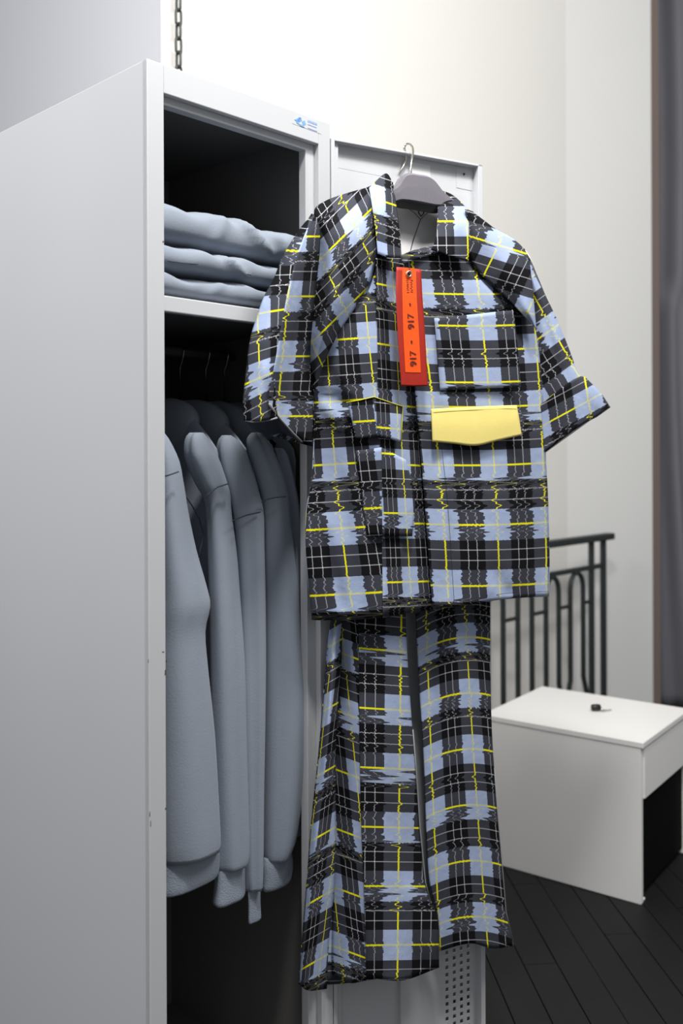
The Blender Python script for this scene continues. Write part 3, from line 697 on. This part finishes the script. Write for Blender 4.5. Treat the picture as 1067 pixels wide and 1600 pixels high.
mb = MB(); net(mb, [ln([(626, 399), (645, 391), (665, 386), (684, 384)], .103), ln([(630, 412), (650, 405), (670, 400), (690, 398)], .108)], uvR, 6, 14, 0, 0, seed=(.3, 2)); cloth(mb, 'collar_stand', 'plaid', shirt, 0.002)
# pockets and flaps
pk = lambda f, du, dv: (lambda x, y: f(x, y) + np.array([du, dv]))
mb = MB(); net(mb, [ln([(679, 497), (740, 491), (802, 484)], [.110, .1125, .1075]), ln([(684, 555), (750, 549), (809, 546)], [.1095, .1115, .1045]), ln([(688, 610), (752, 607), (814, 605)], [.109, .1105, .1025])], pk(uvR, 0, -.43), 20, 20, 0.0006, 0.1, seed=(0, 31))
cloth(mb, 'chest_pocket', 'plaid', shirt, 0.002)
FLc = [.112, .1135, .114, .112, .108]
mb = MB(); net(mb, [ln([(674.5, 639), (708, 637), (741, 635.5), (775, 634), (807.5, 633)], FLc), ln([(675.5, 664), (709, 665), (742, 666), (777, 661), (811.5, 656)], [k + .0022 for k in FLc]), ln([(676.5, 690), (710, 693.3), (743.5, 696.5), (779, 688.3), (815, 680)], [k + .0015 for k in FLc])], None, 16, 41, 0.0003, 0.5)
fl = cloth(mb, 'pocket_flap', 'yellow_cloth', shirt, 0.003); fl['label'] = 'pale yellow pointed pocket flap'
mb = MB(); mb.tube([D(x, y, c) for x, y, c in ((677, 643.5, .1135), (740, 640, .1155), (807, 637.5, .110))], 0.0004, 5); mb.build('flap_stitch', 'yellow_cloth', fl)
mb = MB()
net(mb, [ln([(556, 704), (575, 702), (596, 699)], [.110, .112, .114]), ln([(565, 770), (582, 770), (597, 768)], [.110, .112, .114]), ln([(574, 838), (586, 838), (598, 838)], [.110, .112, .114])], pk(uvL1, -.09, -.28), 20, 12, 0, 0, seed=(0, 31))
net(mb, [ln([(596, 699), (618, 710), (634, 718)], [.1135, .101, .094]), ln([(597, 768), (622, 772), (648, 776)], [.1145, .104, .096]), ln([(598, 838), (622, 838), (644, 838)], [.1145, .104, .098])], pk(uvL2, 0, -.17), 20, 14, 0, 0, seed=(0, 33))
cloth(mb, 'waist_pocket', 'plaid', shirt, 0.002)
mb = MB()
net(mb, [ln([(543, 629), (563, 625), (584, 620)], [.109, .113, .117]), ln([(550, 657), (570, 655), (587, 651)], [.111, .115, .119]), ln([(556, 686), (574, 684), (590, 681)], [.111, .115, .119])], pk(uvL1, -.2, .35), 14, 12, 0, 0, seed=(0, 51))
net(mb, [ln([(584, 620), (606, 628), (629, 635)], [.1175, .109, .101]), ln([(587, 651), (608, 656), (628, 662)], [.1195, .110, .102]), ln([(590, 681), (610, 686), (627, 691)], [.1195, .110, .102])], pk(uvL2, .1, .4), 14, 12, 0, 0, seed=(0, 53))
pf = cloth(mb, 'pocket_flap', 'plaid', shirt, 0.002)
mb = MB(); mb.tube([D(x, y, c) for x, y, c in ((541, 629, .108), (563, 625, .114), (584, 620, .1185), (606, 627.5, .110), (629, 635, .102), (628, 660, .1035), (627, 690, .1035))], 0.0008, 6); mb.build('flap_piping', 'piping', pf, smooth=True)
# hem turn-up stitch
mb = MB(); mb.tube([D(x, y, c) for x, y, c in ((679, 944, .097), (722, 938, .108), (790, 927, .101), (856, 924, .066))], 0.0004, 5); mb.build('hem_stitch', 'thread', shirt)

# ---- hanger carrying the shirt
hg = empty('clothes_hanger', D(np.array(650.0), np.array(290.0), 0.05), 'grey flocked hanger with a wire hook inside the collar of the plaid shirt', 'hanger')
top = [(500, 352), (540, 322), (585, 305), (612, 291), (627, 273), (648, 274), (668, 279), (690, 302), (724, 325), (770, 358), (815, 405)]
bot = [(500, 366), (540, 342), (585, 326), (617, 313), (630, 312), (650, 315), (670, 319), (690, 323), (724, 347), (770, 380), (815, 420)]
A = cr(np.array(top, float), 41); B = cr(np.array(bot, float), 41); rg = []
for i in range(41):
    (xt, yt), (xb, yb) = A[i], B[i]; s = abs(i - 20) / 20; cm = 0.055 + 0.02 * s * s * 0; hf = 0.020 * (1 - 0.45 * s) * min(1, (1.03 - s) * 9)
    ring = []
    zt = D(xt, yt, cm)[2]; zb_ = D(xb, yb, cm + hf)[2]
    base = D((xt + xb) / 2, (yt + yb) / 2, cm)
    for (cc, zz) in ((-hf * .5, zt - .002), (hf * .45, zt), (hf * .95, zt - 0.006), (hf, (zt + zb_) / 2), (hf, zb_ + .002), (hf * .85, zb_), (-hf * .9, zb_), (-hf, zb_ + .004)):
        p = base + NV * cc; ring.append(np.array([p[0], p[1], zz]))
    rg.append(ring)
mb = MB(); mb.rings(rg); mb.build('hanger_body', 'flock', hg, smooth=False)
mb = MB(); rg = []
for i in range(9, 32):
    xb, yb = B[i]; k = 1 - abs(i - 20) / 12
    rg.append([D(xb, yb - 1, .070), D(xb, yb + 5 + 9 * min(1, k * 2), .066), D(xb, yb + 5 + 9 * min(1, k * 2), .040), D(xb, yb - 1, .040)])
mb.rings(rg); mb.build('underside_shade', 'plastic', hg)  # black strip standing in for the shade under the hanger body
hk = [(642, 285, .052), (642, 272, .052), (641.5, 262, .051), (643, 250, .046), (645, 240, .036), (644.5, 231, .022), (641.5, 226, .010), (638, 224.5, .000), (634, 226, -.006), (631.5, 231, -.0075), (633, 238, -.0085), (634.5, 246, -.0105), (632, 256, -.012), (627, 265, -.013), (624, 270, -.0145)]
P = cr(np.array(hk), 50)
mb = MB(); mb.tube([D(p[0], p[1], p[2]) for p in P], 0.0021, 8); mb.build('hook', 'chrome', hg, smooth=True)

# ---- red hang tag
tg = empty('hang_tag', D(np.array(639.0), np.array(428.0), 0.12), 'long red and orange fabric hang tag printed 917 on the plaid shirt front', 'tag')
T0 = [[(619.5, 417), (639, 418.5), (658, 421)], [(619, 460), (640, 461), (660, 463)], [(621.5, 520), (643, 520), (664, 521)], [(625.5, 580), (647, 581), (667.3, 581)], [(627, 603), (648, 603.5), (668.5, 603)]]
tc_ = [.126, .1275, .126, .124, .123]
def tagc(y): return float(np.interp(y, [418, 460, 520, 581, 603], tc_))
mb = MB(); net(mb, [ln(r, c) for r, c in zip(T0, tc_)], None, 30, 12, 0.0, 0); tb = cloth(mb, 'tag_body', 'red', tg, 0.0012)
T1 = [[(628.5, 418.2), (639.5, 419), (650, 420)], [(628.5, 460), (640, 461), (651, 462)], [(630, 520), (642.5, 520.5), (654.5, 521)], [(633.3, 581.5), (645.5, 582), (657.5, 582)]]
mb = MB(); net(mb, [ln(r, c + .0006) for r, c in zip(T1, tc_)], None, 30, 8, 0.0, 0); ts = cloth(mb, 'tag_strip', 'orange', tg, 0)
ts['label'] = 'bright orange printed strip'
tn_ = NV
def textmesh(s, size, cpx, cpy, c, px_up, name, parent, m, off=0.0):
    cu = bpy.data.curves.new('text', 'FONT'); cu.body = s; cu.size = 1.0; cu.align_x = 'CENTER'; cu.align_y = 'CENTER'; cu.offset = off; cu.extrude = 0.01; cu.space_character = 0.95
    to = bpy.data.objects.new('text', cu); C.objects.link(to)
    dg = bpy.context.evaluated_depsgraph_get(); me = bpy.data.meshes.new_from_object(to.evaluated_get(dg)); bpy.data.objects.remove(to)
    o0 = D(np.array(float(cpx)), np.array(float(cpy)), c); ax = D(np.array(float(cpx + px_up[0])), np.array(float(cpy + px_up[1])), c) - o0
    ax /= np.linalg.norm(ax); ay = np.cross(NV, ax)
    for v in me.vertices:
        p = o0 + (ax * v.co.x + ay * v.co.y) * size + NV * (v.co.z * size * 1.0)
        v.co = tuple(p)
    me.name = name
    return link(name, me, m, parent, smooth=False)
for s, x, y in (('917', 646.2, 560), ('917', 642.6, 502)):
    textmesh(s, 0.0185, x, y, tagc(y) + .0012, (-3.4, -60), 'printed_number', ts, 'tagink', 0.02)
for x, y in ((642.2, 534.5), (639.8, 476)):
    mb = MB(); c = tagc(y) + .0008; mb.tube([D(x, y, c - .0004), D(x, y, c + .0003)], 0.0029, 14); mb.build('printed_dot', 'tagink', ts)
mb = MB()
rs = random.Random(3)
for col in range(2):
    for k in range(7):
        x = 634.2 + col * 6.2 + 0.25 * k * 0.3; y = 438 + k * 3.0
        for seg in range(2):
            xa = x + rs.uniform(0, 2.2); ya = y + rs.uniform(-.6, .6)
            c = tagc(ya) + .0010; mb.tube([D(xa, ya, c), D(xa + rs.uniform(1.4, 3.0), ya + rs.uniform(-.8, .9), c)], 0.00045, 5)
mb.build('small_print', 'tagink', ts)
mb = MB(); pts = [D(639 + 3.6 * math.cos(a), 428 + 4.2 * math.sin(a), .1295) for a in np.linspace(0, 2 * math.pi, 17)]
mb.tube(pts, 0.0014, 8, cap=False); ey = mb.build('eyelet', 'chrome', tg, smooth=True)
mb = MB(); mb.tube([D(639, 428, .1275), D(639, 428, .1293)], 0.0026, 12); mb.build('eyelet_hole', 'thread', ey)
mb = MB(); mb.tube([D(x, y, c) for x, y, c in ((639.5, 428, .130), (640, 420, .130), (639, 411, .124), (637, 403, .116))], 0.0007, 6); mb.build('tag_string', 'thread', tg)

# ================================================================== TROUSERS
tr = empty('trousers', D(np.array(640.0), np.array(900.0), 0.05), 'long plaid trousers with split legs hanging below the matching shirt on the locker door', 'trousers')
uvC = uvfit([(625, 1015.6, 0, 5), (625, 1111, 0, 4), (624.5, 1204, 0, 3), (623.6, 1297, 0, 2), (622, 1386, 0, 1), (620, 1478, 0, 0), (578.6, 1014, -.5, 5), (578.6, 1200, -.5, 3), (578, 1380, -.5, 1), (650, 1201, .27, 3), (655, 1294, .33, 2), (665, 1384, .5, 1), (680, 1474, .66, 0)], '1xyq')
uvRt = uvfit([(668.7, 1010, 0, 5), (670.6, 1099, 0, 4), (676, 1271, 0, 2), (680, 1357, 0, 1), (687.5, 1446, 0, 0), (727, 998, 1, 5), (732.5, 1084, 1, 4), (740, 1170, 1, 3), (747.5, 1257, 1, 2), (751, 1342, 1, 1), (759, 1432, 1, 0), (765, 998, 1.6, 5), (770, 1175, 1.5, 3), (783, 1350, 1.5, 1), (783, 1442, 1.35, 0)], '1xyqX')
def uvB(x, y):
    return np.stack([(x - (540 + (y - 1042) * 0.098)) / 52, (1478 - y) / 92.5 + 0.1 + (x - 545) * 0.004], -1)
def uvA(x, y):
    return np.stack([(x - (515 - (y - 1050) * 0.112)) / (40 - (y - 1050) * 0.008), (1499 - y) / 96 - (x - 490) * 0.006 + 0.05], -1)
ys = lambda xs_: xs_
# left leg: three pleats, each its own run of the check
A0 = [(520, 900), (517, 965), (510, 1037), (502, 1136), (495.5, 1202), (487, 1285), (481, 1360), (473, 1460), (467, 1538)]
A1 = [(530, 900), (527, 968), (522, 1040), (513, 1140), (508, 1206), (499, 1290), (494, 1365), (487, 1468), (482, 1548)]
A2 = [(540, 900), (538, 968), (533, 1040), (526, 1140), (524, 1206), (525, 1295), (524, 1368), (514, 1468), (511, 1545)]
B0 = [(534, 900), (531, 966), (528, 1038), (524, 1136), (523, 1204), (521, 1290), (520, 1368), (519, 1465), (519, 1522)]
B1 = [(548, 900), (546, 968), (545, 1040), (543, 1140), (544, 1206), (544, 1295), (545, 1370), (545, 1470), (546, 1536)]
B2 = [(562, 900), (563, 966), (563, 1038), (563, 1136), (564, 1204), (566, 1292), (570, 1372), (572, 1468), (572.5, 1532)]
C0 = [(558, 900), (560, 966), (561, 1038), (562, 1136), (563, 1204), (565, 1292), (568.5, 1372), (571, 1468), (572, 1527)]
C1 = [(600, 900), (600, 966), (600, 1040), (603, 1140), (606, 1206), (610, 1297), (616, 1380), (626, 1476), (628, 1532)]
C2 = [(632, 900), (634, 964), (637, 1036), (644, 1136), (650, 1202), (656, 1292), (664, 1378), (684, 1440), (686, 1512)]
mb = MB()
net(mb, [ln(A0, .030), ln(A1, .058), ln(A2, .030)], uvA, 14, 60, 0.002, 0.4, seed=(0, 20), folds=[(520, 1000, 495, 1500, 5, .006)])
net(mb, [ln(B0, [.036, .034] + [.018] * 7), ln(B1, [.046, .044] + [.040] * 7), ln(B2, .056)], uvB, 14, 60, 0.002, 1.4, seed=(0, 23))
net(mb, [ln(C0, .060), ln(C1, [.064] * 6 + [.072, .080, .085]), ln(C2, .046)], uvC, 18, 60, 0.002, 2.4, seed=(0, 26), folds=[(640, 1380, 670, 1500, 9, .008)])
net(mb, [ln(A0, .030), ln(B1, [.034, .032] + [.012] * 7), ln(C2, .040)], uvC, 10, 40, 0.001, 0, seed=(0, 29))
cloth(mb, 'leg', 'plaid', tr)
R0 = [(646, 900), (650, 962), (653, 1030), (659, 1130), (663, 1200), (666, 1290), (671, 1376), (684, 1430), (687.5, 1486)]
R1 = [(668, 900), (670, 964), (674, 1034), (679, 1132), (683, 1204), (689, 1292), (694, 1376), (700, 1436), (703, 1480)]
R2 = [(706, 900), (708, 962), (712, 1030), (716, 1128), (722, 1198), (728, 1288), (732, 1372), (736, 1428), (736, 1474)]
R3 = [(740, 900), (743, 962), (745, 1032), (748, 1132), (754, 1204), (760, 1294), (764, 1378), (768, 1436), (770, 1482)]
R4 = [(765, 900), (766, 952), (766, 1026), (768, 1128), (772, 1200), (778.5, 1290), (786, 1374), (790, 1425), (803, 1478)]
mb = MB()
net(mb, [ln(R0, .036), ln(R1, .040), ln(R2, .062), ln(R3, .048), ln(R4, .034)], uvRt, 32, 60, 0.0015, 0.9, seed=(0, 32))
net(mb, [ln(R0, .034), ln(R2, [.034, .032] + [.014] * 7), ln(R4, .032)], uvRt, 12, 40, 0.001, 0, seed=(0, 36))
cloth(mb, 'leg', 'plaid', tr)
mb = MB(); mb.tube([D(x, y, .0475) for x, y in ((645, 1140), (650, 1202), (656, 1292), (664.5, 1378), (673, 1412))], 0.0012, 6)
mb.tube([D(x, y, .0355) for x, y in ((772, 1200), (779, 1290), (786.5, 1374), (790.5, 1425), (803, 1477))], 0.0009, 6); mb.build('leg_selvedge', 'selvedge', tr, smooth=True)
WB = [ln([(514, 884), (560, 880), (640, 880), (720, 880), (767, 884)], [.035, .058, .058, .058, .038]), ln([(515, 915), (560, 915), (640, 915), (720, 915), (767, 912)], [.037, .064, .064, .064, .040])]
mb = MB(); net(mb, WB, uvC, 6, 30, 0, 0, seed=(0, 40)); cloth(mb, 'waistband', 'plaid', tr, 0.004)

# ================================================================== WHITE CABINET
def onz(px, py, z):
    r = rays(float(px), float(py)); t = (z - EYE) / r[2]; return EY + r * t
KH = 0.450
K0 = onz(1003, 1160.5, KH); kv = onz(1076, 1107.5, KH) - K0; KW = float(np.linalg.norm(kv)); ky = kv / KW
kx = np.array([ky[1], -ky[0], 0]); KL = float(-(onz(830, 1080, KH) - K0) @ kx); KL = min(max(KL, 0.45), 0.62)
K0 = np.array([K0[0], K0[1], 0.0])
def kb(a, b, z): return K0 + kx * a + ky * b + np.array([0, 0, z])
cb = empty('cabinet', kb(-KL / 2, KW / 2, 0), 'low white laminate cabinet with one drawer standing beside the black railing', 'cabinet')
def kbox(name, a0, a1, b0, b1, z0, z1, m='white', parent=cb, bevel=0.0015):
    mb = MB(); mb.box(kb, a0, a1, b0, b1, z0, z1); return mb.build(name, m, parent, bevel=bevel)
kbox('top_panel', -KL, 0.004, -0.002, KW + 0.002, KH - 0.016, KH)
kbox('side_panel', -KL, -0.004, 0, 0.018, 0.0, KH - 0.0175)
kbox('side_panel', -KL, -0.004, KW - 0.018, KW, 0.0, KH - 0.0175)
kbox('back_panel', -KL, -KL + 0.012, 0.018, KW - 0.018, 0.0, KH - 0.0175)
kbox('drawer_front', -0.016, 0.0, 0.021, KW - 0.021, 0.288, KH - 0.022)
kbox('drawer_box', -KL + 0.05, -0.018, 0.03, KW - 0.03, 0.30, KH - 0.03, 'black', bevel=0)
kbox('recess_front', -0.030, -0.016, 0.0185, KW - 0.0185, 0.016, 0.286, 'black')
kbox('foot', -0.03, -0.006, 0.0185, 0.040, 0.0, 0.006)
# key on the cabinet
kp = onz(932, 1110, KH)
ke = empty('key', kp, 'small key with black head lying on the white cabinet top', 'key')
q0 = onz(924, 1111, KH); q1 = onz(938, 1110.5, KH)
mb = MB(); ax = (q1 - q0); mb.tube([q0 + ax * t + np.array([0, 0, .0105]) for t in (0, .06, .2, .8, .94, 1)], [.007, .0095, .0105, .0105, .0095, .007], 16); kh = mb.build('key_head', 'plastic', ke, smooth=True)
q2 = onz(940, 1112.5, KH); q3 = onz(955, 1110.5, KH)
dv = q3 - q2; nd = np.array([-dv[1], dv[0], 0]); nd /= np.linalg.norm(nd)
mb = MB(); mb.box8([q2 + nd * -.004 + [0, 0, .002], q3 + nd * -.002 + [0, 0, .001], q3 + nd * .002 + [0, 0, .001], q2 + nd * .004 + [0, 0, .002],
                    q2 + nd * -.004 + [0, 0, .006], q3 + nd * -.002 + [0, 0, .004], q3 + nd * .002 + [0, 0, .004], q2 + nd * .004 + [0, 0, .006]]); mb.build('key_blade', 'chrome', ke, bevel=.0006)
mb = MB(); mb.tube([q1 + [0, 0, .008], q2 + [0, 0, .006], q2 + dv * .2 + [0, 0, .004]], 0.0035, 8); mb.build('key_collar', 'chrome', ke, smooth=True)

# ================================================================== RAILING
RPt = np.array([1.107, 3.98, EYE])
def rp(px, py): return onplane(np.array(float(px)), np.array(float(py)), RPt, DV)
rl = empty('railing', atz(rp(943, 1000), 0), 'black wrought iron railing with arched bars in front of the pale wall', 'railing')
def bar(name, pts, r, seg=4, smooth=False):
    mb = MB(); mb.tube(pts, r, seg); return mb.build(name, 'iron', rl, smooth=smooth)
ra, rb = rp(859, 850.5), rp(954, 837)
def ext(p, q, t): return p + (q - p) * t
hz_ = (ra[2] + rb[2]) / 2; ra[2] = rb[2] = hz_
ma, mb_ = rp(859, 899), rp(942, 882); mz = (ma[2] + mb_[2]) / 2; ma[2] = mb_[2] = mz
mb = MB(); e0 = ext(ra, rb, -2.6); 
mb.box8([p + DV * s * 0.021 + np.array([0, 0, z]) for z in (-0.0135, 0.0135) for p, s in ((e0, -1), (rb, -1), (rb, 1), (e0, 1))]); mb.build('handrail', 'iron', rl, bevel=.004)
bar('cross_rail', [ext(ma, mb_, -2.9), mb_], .0125)
for px in (942.5, 924):
    p = rp(px, 960); bar('post', [atz(p, 0), atz(p, hz_ - 0.008)], .0155 if px > 940 else .0145)
def sp(px, py): return rp(px, py)
def zz(p, z): return atz(p, z)
zb1 = rp(892, 1063)[2]
def arch(xl, xr):
    l, r = rp(xl, 1000), rp(xr, 1000); m = (l + r) / 2; hw_ = np.linalg.norm(r - l) / 2; ux = (r - l) / np.linalg.norm(r - l)
    ztop = mz - 0.012; zsp = ztop - 0.075
    pts = [m + ux * hw_ * 0.0 * 1 + np.array([0, 0, 0])]
    left = []; right = []
    for k in range(9):
        a = math.pi / 2 * k / 8; x = hw_ * math.sin(a); z = zsp + (ztop - zsp) * math.cos(a) ** 0.8
        left.append(zz(m - ux * x, z)); right.append(zz(m + ux * x, z))
    for sd, arr in ((-1, left), (1, right)):
        e = m + ux * sd * hw_
        arr += [zz(e, zb1 + 0.05), zz(e, zb1), zz(e + ux * sd * hw_ * 0.55, zb1 - 0.075), zz(e + ux * sd * hw_ * 0.55, 0.1)]
        bar('baluster', arr, .0098, 6, True)
    mb = MB(); mb.tube([zz(m, ztop - 0.01), zz(m, ztop + 0.012)], .008, 8); mb.build('collar', 'iron', rl)
for xl, xr in ((891, 911), (853, 873), (809, 831), (762, 786), (714, 738)): arch(xl, xr)
for xa, xb in ((911, 923), (873, 891), (831, 853), (786, 809), (738, 762)):
    z = rp(883, 948.5)[2]; a, b = rp(xa, 950), rp(xb, 950); bar('tie_bar', [zz(a, z), zz(b, z)], .0075, 6)
bar('bottom_rail', [zz(ext(ma, mb_, -2.9), 0.1), zz(mb_, 0.1)], .012)
p = ext(ma, mb_, -2.85); bar('post', [atz(p, 0), atz(p, hz_ - .01)], .0125)

# ================================================================== CHAIN
cp = EY + rays(279.0, 60.0) * 2.5
ch = empty('chain', atz(cp, cp[2]), 'dark steel chain hanging in front of the pale wall above the locker', 'chain')
z0 = EY[2] + (rays(279.0, 160.0) * 2.5)[2]; lh = 0.046; pit = 0.0375
lm = {}
for k in range(22):
    z = z0 + k * pit
    if k % 2 not in lm:
        ax = WV if k % 2 == 0 else DV; mb = MB(); pts = []
        for i in range(17):
            a = 2 * math.pi * i / 16; x = 0.0085 * math.cos(a); y = (lh / 2 - 0.0085 - 0.002) * (1 if math.sin(a) > 0 else -1) * (abs(math.sin(a)) > 1e-6) + 0.0085 * math.sin(a)
            pts.append(np.array([cp[0], cp[1], z0]) + ax * x + np.array([0, 0, y]))
        mb.tube(pts, 0.0038, 8, cap=False); o = mb.build('link', 'rust', ch, smooth=True); lm[k % 2] = o
        o.location = (0, 0, k * pit)
    else:
        o = lm[k % 2].copy(); C.objects.link(o); o.location = (0, 0, k * pit)
